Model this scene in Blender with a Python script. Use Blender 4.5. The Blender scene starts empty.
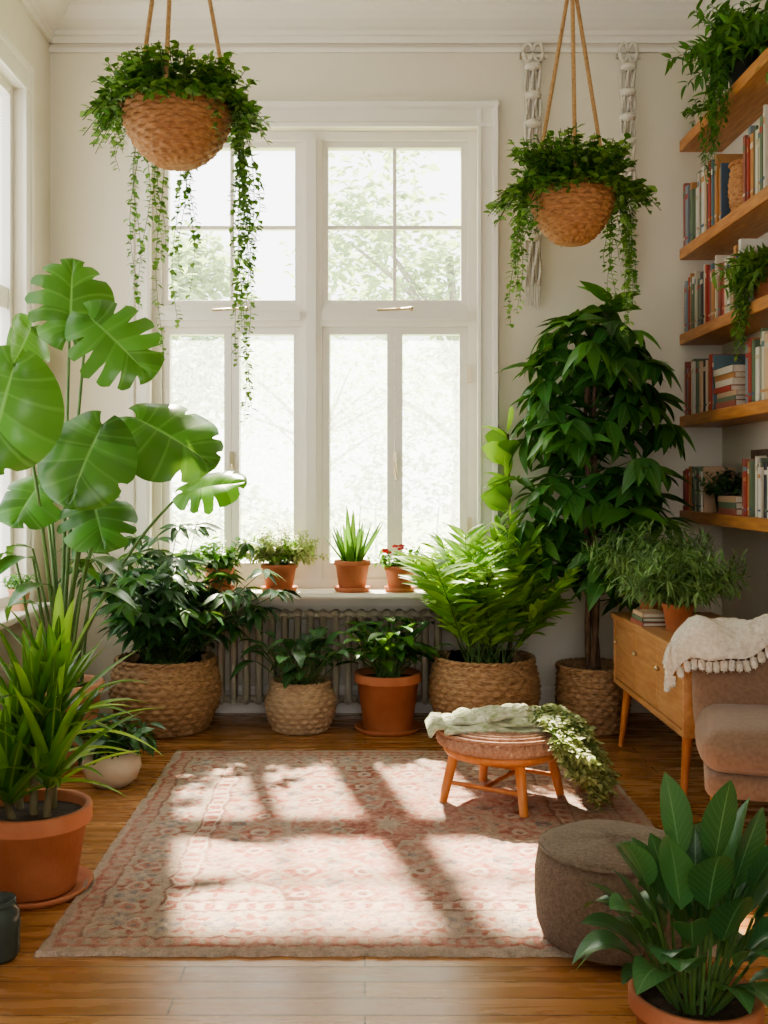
import bpy, math, random
import numpy as np
from math import sin, cos, pi, sqrt, radians
R = random.Random(7)
np.random.seed(7)
def V3(*a): return np.array(a, float)
def nrm(v):
    v=np.asarray(v,float); l=np.linalg.norm(v); return v/l if l>1e-9 else V3(0,0,1)
def U(a,b): return R.uniform(a,b)

# ------------------------------------------------------------ materials
def newmat(name):
    m=bpy.data.materials.new(name); m.use_nodes=True
    nt=m.node_tree; 
    for n in list(nt.nodes): nt.nodes.remove(n)
    out=nt.nodes.new('ShaderNodeOutputMaterial')
    return m,nt,out
def N(nt,t,**kw):
    n=nt.nodes.new(t)
    for k,v in kw.items(): setattr(n,k,v)
    return n
def ramp(nt,stops,interp='LINEAR'):
    n=nt.nodes.new('ShaderNodeValToRGB'); cr=n.color_ramp; cr.interpolation=interp
    while len(cr.elements)<len(stops): cr.elements.new(0.5)
    for e,(p,c) in zip(cr.elements,stops):
        e.position=p; e.color=(c[0],c[1],c[2],1)
    return n
def mat_basic(name,c1,c2=None,rough=.6,scale=8,bump=0,bscale=40,metal=0,stretch=(1,1,1),detail=4,spec=.5,sheen=0):
    m,nt,out=newmat(name); L=nt.links
    p=N(nt,'ShaderNodeBsdfPrincipled'); p.inputs['Roughness'].default_value=rough; p.inputs['Metallic'].default_value=metal
    p.inputs['Specular IOR Level'].default_value=spec
    if sheen: p.inputs['Sheen Weight'].default_value=sheen
    tc=N(nt,'ShaderNodeTexCoord'); mp=N(nt,'ShaderNodeMapping'); mp.inputs['Scale'].default_value=stretch
    L.new(tc.outputs['Object'],mp.inputs['Vector'])
    no=N(nt,'ShaderNodeTexNoise'); no.inputs['Scale'].default_value=scale; no.inputs['Detail'].default_value=detail
    L.new(mp.outputs[0],no.inputs['Vector'])
    rp=ramp(nt,[(.3,c1),(.7,c2 or c1)]); L.new(no.outputs['Fac'],rp.inputs['Fac'])
    L.new(rp.outputs['Color'],p.inputs['Base Color'])
    if bump:
        n2=N(nt,'ShaderNodeTexNoise'); n2.inputs['Scale'].default_value=bscale; n2.inputs['Detail'].default_value=3
        L.new(mp.outputs[0],n2.inputs['Vector'])
        b=N(nt,'ShaderNodeBump'); b.inputs['Strength'].default_value=bump; b.inputs['Distance'].default_value=.01
        L.new(n2.outputs['Fac'],b.inputs['Height']); L.new(b.outputs[0],p.inputs['Normal'])
    L.new(p.outputs[0],out.inputs['Surface'])
    return m
def mat_leaf(name,c1,c2,rough=.35,trans=.3,rib=None,ribw=.03,veins=0,tc=None):
    m,nt,out=newmat(name); L=nt.links
    g=N(nt,'ShaderNodeNewGeometry'); rp=ramp(nt,[(0,c1),(.75,c2),(1,tuple(min(1,x*1.35) for x in c2))])
    L.new(g.outputs['Random Per Island'],rp.inputs['Fac'])
    col=rp.outputs['Color']
    uv=N(nt,'ShaderNodeUVMap'); sx=N(nt,'ShaderNodeSeparateXYZ'); L.new(uv.outputs[0],sx.inputs[0])
    s=N(nt,'ShaderNodeMath',operation='SUBTRACT'); L.new(sx.outputs[0],s.inputs[0]); s.inputs[1].default_value=.5
    a=N(nt,'ShaderNodeMath',operation='ABSOLUTE'); L.new(s.outputs[0],a.inputs[0])
    if rib:
        if veins:
            k=N(nt,'ShaderNodeMath',operation='MULTIPLY_ADD'); L.new(a.outputs[0],k.inputs[0]); k.inputs[1].default_value=-.55; L.new(sx.outputs[1],k.inputs[2])
            k2=N(nt,'ShaderNodeMath',operation='MULTIPLY'); L.new(k.outputs[0],k2.inputs[0]); k2.inputs[1].default_value=veins
            k3=N(nt,'ShaderNodeMath',operation='SINE'); L.new(k2.outputs[0],k3.inputs[0])
            k4=N(nt,'ShaderNodeMapRange'); L.new(k3.outputs[0],k4.inputs[0]); k4.inputs[1].default_value=.85; k4.inputs[2].default_value=1; k4.inputs[3].default_value=0; k4.inputs[4].default_value=.3
            mx=N(nt,'ShaderNodeMix',data_type='RGBA'); L.new(k4.outputs[0],mx.inputs[0]); L.new(col,mx.inputs[6]); mx.inputs[7].default_value=(*rib,1)
            col=mx.outputs[2]
        lt=N(nt,'ShaderNodeMapRange'); L.new(a.outputs[0],lt.inputs[0]); lt.inputs[1].default_value=ribw*.4; lt.inputs[2].default_value=ribw; lt.inputs[3].default_value=.85; lt.inputs[4].default_value=0
        mx=N(nt,'ShaderNodeMix',data_type='RGBA'); L.new(lt.outputs[0],mx.inputs[0]); L.new(col,mx.inputs[6]); mx.inputs[7].default_value=(*rib,1)
        col=mx.outputs[2]
    p=N(nt,'ShaderNodeBsdfPrincipled'); p.inputs['Roughness'].default_value=rough
    L.new(col,p.inputs['Base Color'])
    t=N(nt,'ShaderNodeBsdfTranslucent')
    hs=N(nt,'ShaderNodeMix',data_type='RGBA',blend_type='ADD'); hs.inputs[0].default_value=1; L.new(col,hs.inputs[6]); hs.inputs[7].default_value=(*(tc or (.12,.18,.01)),1)
    L.new(hs.outputs[2],t.inputs['Color'])
    ms=N(nt,'ShaderNodeMixShader'); ms.inputs[0].default_value=trans
    L.new(p.outputs[0],ms.inputs[1]); L.new(t.outputs[0],ms.inputs[2]); L.new(ms.outputs[0],out.inputs['Surface'])
    return m

M={}
M['wall']=mat_basic('wall_paint',(.73,.68,.57),(.77,.72,.61),.75,2,.05,60)
M['trim']=mat_basic('trim_paint',(.80,.76,.68),(.84,.80,.72),.4,3)
M['ceil']=mat_basic('ceiling_paint',(.80,.77,.70),(.83,.80,.73),.8,2)
M['terra']=mat_basic('terracotta',(.40,.135,.06),(.51,.20,.10),.75,9,.15,60)
M['terrad']=mat_basic('terracotta_light',(.55,.27,.15),(.66,.38,.25),.8,12,.15,60)
M['soil']=mat_basic('soil',(.03,.018,.01),(.07,.045,.03),.95,60,.8,90)
M['wick']=mat_basic('wicker_tan',(.22,.125,.06),(.48,.31,.17),.7,40,.3,150,stretch=(1,1,3))
M['wickh']=mat_basic('wicker_honey',(.30,.125,.045),(.55,.28,.12),.65,40,.3,150,stretch=(1,1,3))
M['wickp']=mat_basic('wicker_pale',(.32,.22,.13),(.54,.40,.26),.7,40,.3,150,stretch=(1,1,3))
M['rope']=mat_basic('jute_rope',(.40,.23,.10),(.58,.36,.18),.85,90,.4,200)
M['cotton']=mat_basic('cotton_cord',(.68,.63,.53),(.80,.75,.66),.9,60,.5,160)
M['oak']=mat_basic('oak_shelf',(.40,.16,.05),(.60,.28,.10),.4,6,.05,60,stretch=(8,1,8))
M['oakx']=mat_basic('oak_console',(.44,.21,.08),(.60,.33,.15),.42,6,.05,60,stretch=(8,1,8))
M['orng']=mat_basic('stool_wood',(.50,.17,.05),(.64,.26,.09),.4,8,stretch=(4,4,1))
M['cush']=mat_basic('stool_weave',(.32,.16,.10),(.52,.32,.22),.85,70,.6,120)
M['pouf']=mat_basic('pouf_fabric',(.16,.115,.08),(.25,.19,.14),.95,90,.7,160,sheen=.1)
M['chair']=mat_basic('chair_fabric',(.21,.125,.08),(.27,.17,.115),.9,70,.3,220,sheen=.2)
M['knit']=mat_basic('knit_wool',(.58,.51,.42),(.78,.72,.62),.95,60,.9,90,sheen=.3)
M['metal']=mat_basic('brass',(.5,.42,.28),(.6,.5,.34),.35,5,metal=1)
M['rad']=mat_basic('radiator_paint',(.36,.31,.24),(.44,.39,.31),.5,5)
M['cream']=mat_basic('cream_ceramic',(.55,.47,.36),(.66,.58,.46),.5,10)
M['jar']=mat_basic('dark_glaze',(.03,.045,.04),(.06,.08,.07),.2,6)
M['black']=mat_basic('dark_pot',(.03,.03,.03),(.06,.055,.05),.5,6)
M['page']=mat_basic('paper',(.68,.62,.5),(.76,.7,.6),.9,60)
M['bark']=mat_basic('bark',(.10,.06,.035),(.22,.14,.09),.9,20,.8,40,stretch=(3,3,1))
M['stem']=mat_basic('green_stem',(.06,.13,.03),(.11,.20,.05),.5,12)
M['stemb']=mat_basic('woody_stem',(.14,.11,.05),(.2,.16,.08),.7,12)
M['red']=mat_basic('flower_red',(.55,.03,.04),(.7,.08,.1),.5,12)
M['green_throw']=mat_basic('throw_sage',(.27,.33,.14),(.78,.76,.60),.95,30,.7,90,sheen=.2)
M['mon']=mat_leaf('monstera_leaf',(.022,.09,.02),(.045,.15,.03),.28,.26,(.14,.29,.09),.02,36)
M['monl']=mat_leaf('monstera_leaf_young',(.06,.22,.02),(.12,.33,.04),.3,.4,(.22,.42,.12),.02,36)
M['drk']=mat_leaf('dark_leaf',(.016,.06,.02),(.045,.13,.045),.32,.2,(.07,.17,.06),.05)
M['sch']=mat_leaf('glossy_leaf',(.02,.08,.02),(.06,.18,.045),.23,.24,(.13,.28,.09),.05)
M['mid']=mat_leaf('mid_leaf',(.035,.13,.025),(.10,.26,.05),.36,.32)
M['brt']=mat_leaf('bright_leaf',(.10,.27,.03),(.29,.49,.08),.4,.42)
M['blade']=mat_leaf('blade_leaf',(.035,.125,.02),(.11,.26,.045),.32,.3,(.26,.38,.09),.10)
M['vine']=mat_leaf('vine_leaf',(.05,.15,.03),(.21,.36,.10),.45,.38)
M['lily']=mat_leaf('lily_leaf',(.022,.085,.03),(.055,.17,.06),.3,.22,(.16,.30,.13),.03,60)
M['cal']=mat_leaf('calathea_leaf',(.03,.10,.035),(.07,.20,.07),.35,.2,(.25,.38,.2),.06,45)
M['ros']=mat_leaf('fine_leaf',(.07,.16,.045),(.20,.33,.13),.5,.3)
M['sage']=mat_leaf('sage_leaf',(.20,.25,.09),(.44,.47,.24),.5,.35)
M['tree']=mat_leaf('tree_leaf',(.26,.34,.20),(.38,.46,.28),.7,.4)
M['hedge']=mat_leaf('hedge_leaf',(.12,.20,.08),(.22,.33,.12),.7,.4)
M['lawn']=mat_basic('lawn_grass',(.22,.32,.12),(.34,.42,.2),.9,3)
M['tbark']=mat_basic('tree_bark',(.22,.19,.15),(.32,.28,.24),.9,6)

def glassmat(name,haze):
    m,nt,out=newmat(name); L=nt.links
    t=N(nt,'ShaderNodeBsdfTransparent'); g=N(nt,'ShaderNodeBsdfGlossy'); g.inputs['Roughness'].default_value=.05
    fr=N(nt,'ShaderNodeFresnel'); fr.inputs[0].default_value=1.3
    m1=N(nt,'ShaderNodeMixShader'); L.new(fr.outputs[0],m1.inputs[0]); L.new(t.outputs[0],m1.inputs[1]); L.new(g.outputs[0],m1.inputs[2])
    d=N(nt,'ShaderNodeBsdfTranslucent'); d.inputs['Color'].default_value=(.86,.93,.95,1)
    tc=N(nt,'ShaderNodeTexCoord'); no=N(nt,'ShaderNodeTexNoise'); no.inputs['Scale'].default_value=60; no.inputs['Detail'].default_value=6
    L.new(tc.outputs['Object'],no.inputs['Vector'])
    mr=N(nt,'ShaderNodeMapRange'); L.new(no.outputs['Fac'],mr.inputs[0]); mr.inputs[1].default_value=.35; mr.inputs[2].default_value=.7; mr.inputs[3].default_value=haze*.6; mr.inputs[4].default_value=haze*1.3
    m2=N(nt,'ShaderNodeMixShader'); L.new(mr.outputs[0],m2.inputs[0]); L.new(m1.outputs[0],m2.inputs[1]); L.new(d.outputs[0],m2.inputs[2])
    L.new(m2.outputs[0],out.inputs['Surface']); return m
M['glass']=glassmat('window_glass',.05); M['frost']=glassmat('frosted_haze_glass',.36)  # frosted lower panes; window haze put into the glass as extra milkiness

def floormat():
    m,nt,out=newmat('oak_floor'); L=nt.links
    tc=N(nt,'ShaderNodeTexCoord')
    br=N(nt,'ShaderNodeTexBrick'); br.offset=.37; br.inputs['Scale'].default_value=1; br.inputs['Brick Width'].default_value=1.3; br.inputs['Row Height'].default_value=.085
    br.inputs['Mortar Size'].default_value=.0022; br.inputs['Mortar Smooth'].default_value=.3; br.inputs['Bias'].default_value=0
    br.inputs['Color1'].default_value=(0,0,0,1); br.inputs['Color2'].default_value=(1,1,1,1); br.inputs['Mortar'].default_value=(.5,.5,.5,1)
    L.new(tc.outputs['Object'],br.inputs['Vector'])
    mp=N(nt,'ShaderNodeMapping'); mp.inputs['Scale'].default_value=(1.2,10,1); L.new(tc.outputs['Object'],mp.inputs['Vector'])
    no=N(nt,'ShaderNodeTexNoise'); no.inputs['Scale'].default_value=2.5; no.inputs['Detail'].default_value=8; no.inputs['Distortion'].default_value=.6
    L.new(mp.outputs[0],no.inputs['Vector'])
    ad=N(nt,'ShaderNodeMath',operation='MULTIPLY_ADD'); 
    sp=N(nt,'ShaderNodeSeparateColor'); L.new(br.outputs['Color'],sp.inputs[0])
    L.new(sp.outputs[0],ad.inputs[0]); ad.inputs[1].default_value=.3; L.new(no.outputs['Fac'],ad.inputs[2])
    rp=ramp(nt,[(.3,(.26,.105,.034)),(.6,(.36,.16,.058)),(.95,(.49,.25,.10))]); L.new(ad.outputs[0],rp.inputs['Fac'])
    mx=N(nt,'ShaderNodeMix',data_type='RGBA'); L.new(br.outputs['Fac'],mx.inputs[0]); L.new(rp.outputs['Color'],mx.inputs[6]); mx.inputs[7].default_value=(.10,.045,.016,1)
    p=N(nt,'ShaderNodeBsdfPrincipled'); L.new(mx.outputs[2],p.inputs['Base Color'])
    mr=N(nt,'ShaderNodeMapRange'); L.new(no.outputs['Fac'],mr.inputs[0]); mr.inputs[3].default_value=.18; mr.inputs[4].default_value=.36
    L.new(mr.outputs[0],p.inputs['Roughness'])
    b=N(nt,'ShaderNodeBump'); b.inputs['Strength'].default_value=.4; b.inputs['Distance'].default_value=.002; b.invert=True
    L.new(br.outputs['Fac'],b.inputs['Height']); L.new(b.outputs[0],p.inputs['Normal'])
    L.new(p.outputs[0],out.inputs['Surface']); return m
M['floor']=floormat()
def bookmat():
    m,nt,out=newmat('book_covers'); L=nt.links
    g=N(nt,'ShaderNodeNewGeometry')
    cols=[(.60,.54,.44),(.08,.13,.20),(.40,.07,.05),(.66,.61,.52),(.12,.20,.24),(.5,.25,.10),(.05,.05,.06),(.64,.58,.48),(.34,.11,.08),(.55,.48,.36),(.24,.30,.34),(.68,.64,.58),(.14,.19,.12),(.58,.40,.26)]
    rp=ramp(nt,[(i/len(cols),c) for i,c in enumerate(cols)],'CONSTANT'); L.new(g.outputs['Random Per Island'],rp.inputs['Fac'])
    p=N(nt,'ShaderNodeBsdfPrincipled'); p.inputs['Roughness'].default_value=.55; L.new(rp.outputs['Color'],p.inputs['Base Color'])
    L.new(p.outputs[0],out.inputs['Surface']); return m
M['book']=bookmat()

# ------------------------------------------------------------ mesh builder
class MB:
    def __init__(s,name):
        s.name=name; s.V=[]; s.UV=[]; s.F=[]; s.MI=[]; s.SM=[]; s.n=0; s.mats=[]
    def mi(s,k):
        if k not in s.mats: s.mats.append(k)
        return s.mats.index(k)
    def add(s,V,F,mat,uv=None,smooth=True):
        V=np.asarray(V,float); o=s.n
        s.V.append(V); s.UV.append(np.asarray(uv,float) if uv is not None else np.zeros((len(V),2)))
        i=s.mi(mat)
        for f in F: s.F.append(tuple(int(q)+o for q in f))
        s.MI+= [i]*len(F); s.SM+=[smooth]*len(F); s.n+=len(V)
    def build(s,clip=None,parent=None,bevel=0,loc=None):
        V=np.concatenate(s.V); UV=np.concatenate(s.UV)
        if clip: clip(V)
        if loc is None:
            mn,mx=V.min(0),V.max(0); loc=V3((mn[0]+mx[0])/2,(mn[1]+mx[1])/2,mn[2])
        V=V-loc
        me=bpy.data.meshes.new(s.name); me.from_pydata(V.tolist(),[],s.F)
        for k in s.mats: me.materials.append(M[k])
        me.polygons.foreach_set('material_index',s.MI); me.polygons.foreach_set('use_smooth',s.SM)
        uvl=me.uv_layers.new(name='UVMap'); li=np.empty(len(me.loops),dtype=np.int32); me.loops.foreach_get('vertex_index',li)
        uvl.data.foreach_set('uv',UV[li].ravel())
        me.update()
        ob=bpy.data.objects.new(s.name,me); ob.location=loc; bpy.context.scene.collection.objects.link(ob)
        if bevel:
            b=ob.modifiers.new('bevel','BEVEL'); b.width=bevel; b.segments=2; b.limit_method='ANGLE'
        return ob
BF=[(0,3,2,1),(4,5,6,7),(0,1,5,4),(1,2,6,5),(2,3,7,6),(3,0,4,7)]
def box(mb,x0,x1,y0,y1,z0,z1,mat):
    V=[(x0,y0,z0),(x1,y0,z0),(x1,y1,z0),(x0,y1,z0),(x0,y0,z1),(x1,y0,z1),(x1,y1,z1),(x0,y1,z1)]
    mb.add(V,BF,mat,smooth=False)
def prism(mb,poly,a0,a1,f,mat,smooth=False):
    n=len(poly); V=[f(p[0],p[1],a0) for p in poly]+[f(p[0],p[1],a1) for p in poly]
    F=[(i,(i+1)%n,n+(i+1)%n,n+i) for i in range(n)]+[tuple(range(n-1,-1,-1)),tuple(range(n,2*n))]
    mb.add(V,F,mat,smooth=smooth)
def lathe(mb,prof,c,mat,n=40,cap=False):
    V=[];F=[]
    for (r,z) in prof:
        for j in range(n):
            a=2*pi*j/n; V.append((c[0]+r*cos(a),c[1]+r*sin(a),c[2]+z))
    for i in range(len(prof)-1):
        for j in range(n):
            k=(j+1)%n; F.append((i*n+j,i*n+k,(i+1)*n+k,(i+1)*n+j))
    if cap: F.append(tuple(range(n-1,-1,-1))); F.append(tuple((len(prof)-1)*n+j for j in range(n)))
    mb.add(V,F,mat)
def tube(mb,path,r,mat,n=6,r1=None):
    P=[np.asarray(p,float) for p in path]; V=[];F=[];m=len(P)
    for i,p in enumerate(P):
        t=nrm(P[min(i+1,m-1)]-P[max(i-1,0)]); a=np.cross(t,V3(0,0,1)); 
        if np.linalg.norm(a)<.05: a=np.cross(t,V3(0,1,0))
        a=nrm(a); b=np.cross(t,a); rr=r+((r1 if r1 is not None else r)-r)*i/(m-1)
        for j in range(n):
            q=2*pi*j/n; V.append(p+rr*(a*cos(q)+b*sin(q)))
    for i in range(m-1):
        for j in range(n):
            k=(j+1)%n; F.append((i*n+j,i*n+k,(i+1)*n+k,(i+1)*n+j))
    F.append(tuple(range(n))); F.append(tuple((m-1)*n+j for j in range(n-1,-1,-1)))
    mb.add(V,F,mat)
def rbox(mb,c,size,r,mat,rot=0,n=5,puff=0,tilt=0):
    hx,hy,hz=size[0]/2,size[1]/2,size[2]/2
    g=14; V=[];F=[]
    def face(ax,sg):
        o=len(V)
        for i in range(g+1):
            for j in range(g+1):
                u=-1+2*i/g; v=-1+2*j/g
                u=math.copysign(1-(1-abs(u))**1.6,u); v=math.copysign(1-(1-abs(v))**1.6,v)
                p=[0,0,0]; p[ax]=sg; p[(ax+1)%3]=u; p[(ax+2)%3]=v
                q=V3(p[0]*hx,p[1]*hy,p[2]*hz)
                inn=V3(max(-hx+r,min(hx-r,q[0])),max(-hy+r,min(hy-r,q[1])),max(-hz+r,min(hz-r,q[2])))
                d=q-inn; q=inn+nrm(d)*r if np.linalg.norm(d)>1e-9 else q
                if puff:
                    k=(1-u*u)*(1-v*v)*puff; q[ax]+=sg*k
                V.append(q)
        for i in range(g):
            for j in range(g):
                a=o+i*(g+1)+j; f=(a,a+g+1,a+g+2,a+1); F.append(f if sg>0 else f[::-1])
    for ax in range(3):
        for sg in (-1,1): face(ax,sg)
    A=np.array(V)
    if tilt:
        ct,st=cos(tilt),sin(tilt); y,z=A[:,1].copy(),A[:,2].copy(); A[:,1]=y*ct-z*st; A[:,2]=y*st+z*ct
    cr,sr=cos(rot),sin(rot); x,y=A[:,0].copy(),A[:,1].copy(); A[:,0]=x*cr-y*sr; A[:,1]=x*sr+y*cr
    mb.add(A+V3(*c),F,mat)
# ---- leaves
def leafT(rows,wf,fold=.2,droop=.15,width=.5):
    V=[];UV=[];F=[]
    for i in range(rows+1):
        t=i/rows; w=max(wf(t),.03)*width/2
        for c in (-1,0,1):
            V.append((c*w,t,fold*abs(c)*w-droop*t*t)); UV.append((.5+.5*c,t))
    for i in range(rows):
        a=i*3; F+= [(a,a+1,a+4,a+3),(a+1,a+2,a+5,a+4)]
    return np.array(V),F,np.array(UV)
oval=lambda t: sin(pi*min(1,max(0,t))**.8)
lance=lambda t: sin(pi*t**.7)**.9 if 0<t<1 else 0.03
T_round=leafT(4,oval,.25,.15,.85); T_oval=leafT(4,oval,.3,.2,.5); T_lance=leafT(5,lance,.3,.3,.34); T_needle=leafT(2,lance,.2,.15,.16); T_leaflet=leafT(4,lance,.25,.3,.20)
T_big=leafT(6,lance,.35,.25,.40)
def leaf(mb,T,pos,d,up,s,mat):
    Y=nrm(d); X=np.cross(Y,up)
    if np.linalg.norm(X)<.05: X=np.cross(Y,V3(.3,1,.1))
    X=nrm(X); Z=np.cross(X,Y)
    mb.add(np.asarray(pos)+s*(T[0]@np.array([X,Y,Z])),T[1],mat,T[2])
def rup(k=.4): return nrm(V3(U(-k,k),U(-k,k),1))
def arc(p,d,L,droop,n=8):
    d=nrm(d); return [np.asarray(p)+d*L*t+V3(0,0,-droop*L*t*t) for t in np.linspace(0,1,n)]
def ribbon(mb,path,width,wf,mat,fold=.25,twist=0,side=None,cols=5):
    V=[];UV=[];F=[];m=len(path)
    for i in range(m):
        t=i/(m-1); tg=nrm(path[min(i+1,m-1)]-path[max(i-1,0)])
        if side is None:
            s=np.cross(tg,V3(0,0,1)); s=nrm(s) if np.linalg.norm(s)>.03 else V3(1,0,0)
        else: s=nrm(side-tg*np.dot(side,tg))
        nn=np.cross(s,tg)
        if twist: a=twist*t; s,nn=s*cos(a)+nn*sin(a), nn*cos(a)-s*sin(a)
        w=max(wf(t),.03)*width/2
        for k in range(cols):
            c=-1+2*k/(cols-1); V.append(path[i]+s*c*w+nn*abs(c)**1.3*w*fold); UV.append((.5+.5*c,t))
    for i in range(m-1):
        for k in range(cols-1):
            a=i*cols+k; F.append((a,a+1,a+cols+1,a+cols))
    mb.add(V,F,mat,UV)
bladef=lambda t: min(1,.45+t*4)*(1-t**2.2)**.8 if t<1 else .02
lilyf=lambda t: sin(pi*t**.85)**.8 if 0<t<1 else .03
def dirv(az,el): return V3(cos(az)*cos(el),sin(az)*cos(el),sin(el))
def bush(mb,base,n,L,el,T,ls,nl,droop,mat,stem='stem',sr=.003,t0=.3,base_r=.05,clus=0,sx=1,sy=1,azr=(0,2*pi)):
    for i in range(n):
        az=azr[0]+(azr[1]-azr[0])*((i+U(-.4,.4))/n); e=U(*el); l=U(*L); d=dirv(az,e)*V3(sx,sy,1)
        p0=np.asarray(base)+V3(cos(az),sin(az),0)*base_r*U(0,1)
        P=arc(p0,d,l*np.linalg.norm(d),droop*U(.6,1.3),9); tube(mb,P[::2],sr,stem,4,sr*.4)
        for k in range(nl):
            t=t0+(1-t0)*(k+U(0,.6))/nl; t=min(t,.999); q=t*8; j=min(int(q),7); p=P[j]+(P[j+1]-P[j])*(q-j); tg=nrm(P[j+1]-P[j])
            a=k*2.4+U(-.5,.5); s=nrm(np.cross(tg,V3(.1,.05,1))); u=np.cross(s,tg); o=s*cos(a)+u*sin(a)
            leaf(mb,T,p,tg*U(.2,.7)+o+V3(0,0,-.1),rup(.5),U(*ls),mat)
def whorl(mb,p,az,n,ls,T,mat,dz=-.3):
    for c in range(n):
        a=az+(c-(n-1)/2)*(2*pi*.75/n)+U(-.15,.15)
        leaf(mb,T,p,V3(cos(a),sin(a),dz+U(-.35,.25)),rup(.35)+V3(cos(az),sin(az),0)*.4,U(*ls),mat)
def vine(mb,p,az,out,L,ls,mat,T=T_round,step=.022,jit=.012,stem='stem'):
    P=[np.asarray(p,float)]; n=max(4,int(L/.05)); ph=U(0,6)
    for i in range(1,n+1):
        t=i/n; o=out*(1-math.exp(-t*L/.08)); P.append(np.asarray(p)+V3(cos(az)*o+sin(ph+t*7)*jit,sin(az)*o+cos(ph+t*6)*jit,-L*t+ (.04*sin(pi*min(1,t*5)) if t<.2 else 0)))
    tube(mb,P,.0018,stem,4,.001)
    m=int(L/step)
    for k in range(m):
        q=(k+U(0,.8))/m*n; j=min(int(q),n-1); pp=P[j]+(P[j+1]-P[j])*(q-j); a=U(0,2*pi)
        leaf(mb,T,pp,V3(cos(a),sin(a),U(-.9,.3)),nrm(V3(cos(a)*.5,sin(a)*.5-.3,1)),U(*ls)*(1-.3*k/m),mat)
# ---- pots
def pot(mb,c,r,h,mat='terra',saucer=True,rim=.16,taper=.72):
    x,y,z=c; z0=z
    if saucer:
        lathe(mb,[(.001,0),(r*.92,0),(r*1.02,.025),(r*1.0,.027),(r*.9,.008),(.001,.008)],(x,y,z),mat); z0=z+.009
    hh=h-(z0-z); rb=r*taper; rh=h*rim; rn=r*.93
    P=[(.001,0),(rb*.97,0),(rb,.006),(rn*.98,hh-rh),(r*.995,hh-rh+.002),(r,hh-rh+.006),(r,hh-.005),(r*.985,hh),(r*.9,hh),(r*.88,hh-.01),(r*.87,hh-.04)]
    lathe(mb,P,(x,y,z0),mat,48); lathe(mb,[(.001,hh-.03),(r*.5,hh-.026),(r*.885,hh-.034)],(x,y,z0),'soil',32)
def basket(mb,c,H,rf,mat,rows=12,ns=22,amp=.006,soil=True):
    V=[];F=[];nr=rows*4;nc=ns*6
    for i in range(nr+1):
        t=i/nr; row=i//4
        for j in range(nc):
            a=2*pi*j/nc; d=amp*(abs(sin(pi*(i%4)/4)) *(.5+.5*cos(ns*a+pi*row)))
            r=rf(t)+d; V.append((c[0]+r*cos(a),c[1]+r*sin(a),c[2]+H*t))
    for i in range(nr):
        for j in range(nc):
            k=(j+1)%nc; F.append((i*nc+j,i*nc+k,(i+1)*nc+k,(i+1)*nc+j))
    F.append(tuple(range(nc-1,-1,-1)))
    mb.add(V,F,mat)
    rt=rf(1); 
    for ph in (0,pi):
        P=[];n=120
        for j in range(n+1):
            a=2*pi*j/n; q=a*round(ns*.8)+ph
            P.append((c[0]+(rt+.004+.006*cos(q))*cos(a),c[1]+(rt+.004+.006*cos(q))*sin(a),c[2]+H+.006*sin(q)))
        tube(mb,P,.009,mat,6)
    lathe(mb,[(rt,H),(rt-.018,H),(rf(.8)-.02,H*.8)],c,mat,48)
    if soil: lathe(mb,[(.001,H*.86),(rf(.85)*.6,H*.87),(rf(.85)-.005,H*.85)],c,'soil',40)

# ------------------------------------------------------------ room
XL,XR,YB,ZC=-1.765,2.0,5.88,3.93
Y0=-1.4
f=MB('floor'); box(f,XL-.2,XR+.2,Y0-.2,YB+.22,-.1,0,'floor'); f.build(loc=V3(0,0,0))
c=MB('ceiling'); box(c,XL-.2,XR+.2,Y0-.2,YB+.22,ZC,ZC+.1,'ceil'); c.build()
WX0,WX1,WZ0,WZ1=-1.20,.63,.69,3.27
w=MB('wall_back')
box(w,XL-.2,WX0,YB,YB+.22,0,ZC,'wall'); box(w,WX1,XR+.2,YB,YB+.22,0,ZC,'wall'); box(w,WX0,WX1,YB,YB+.22,0,WZ0,'wall'); box(w,WX0,WX1,YB,YB+.22,WZ1,ZC,'wall'); w.build()
w=MB('wall_rear_added')  # unseen wall added behind the camera to cut fill light; opening admits some
box(w,XL-.2,-1.15,Y0-.2,Y0,0,ZC,'wall'); box(w,1.35,XR+.2,Y0-.2,Y0,0,ZC,'wall'); box(w,-1.15,1.35,Y0-.2,Y0,0,.7,'wall'); box(w,-1.15,1.35,Y0-.2,Y0,3.1,ZC,'wall'); w.build()
LY0,LY1,LZ0,LZ1=3.9,5.42,.66,3.32
w=MB('wall_left')
box(w,XL-.2,XL,Y0,LY0,0,ZC,'wall'); box(w,XL-.2,XL,LY1,YB,0,ZC,'wall'); box(w,XL-.2,XL,LY0,LY1,0,LZ0,'wall'); box(w,XL-.2,XL,LY0,LY1,LZ1,ZC,'wall'); w.build()
w=MB('wall_right'); box(w,XR,XR+.2,Y0,YB,0,ZC,'wall'); w.build()
crown=[(0,0),(.16,0),(.16,-.025),(.145,-.035),(.13,-.06),(.10,-.09),(.06,-.115),(.035,-.125),(.035,-.15),(.02,-.155),(.02,-.19),(0,-.19)]
t=MB('trim_1'); prism(t,crown,XL,XR,lambda a,b,s:(s,YB-a,ZC+b),'trim'); t.build()
t=MB('trim_2'); prism(t,crown,Y0,YB,lambda a,b,s:(XL+a,s,ZC+b),'trim'); t.build()
t=MB('trim_3'); prism(t,crown,Y0,YB,lambda a,b,s:(XR-a,s,ZC+b),'trim'); t.build()
bb=[(0,0),(.022,0),(.022,.12),(.016,.13),(.012,.15),(0,.155)]
t=MB('baseboard_back'); prism(t,bb,XL,XR,lambda a,b,s:(s,YB-a,b),'trim'); t.build()
t=MB('baseboard_left'); prism(t,bb,Y0,YB-.02,lambda a,b,s:(XL+a,s,b),'trim'); t.build()
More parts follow.
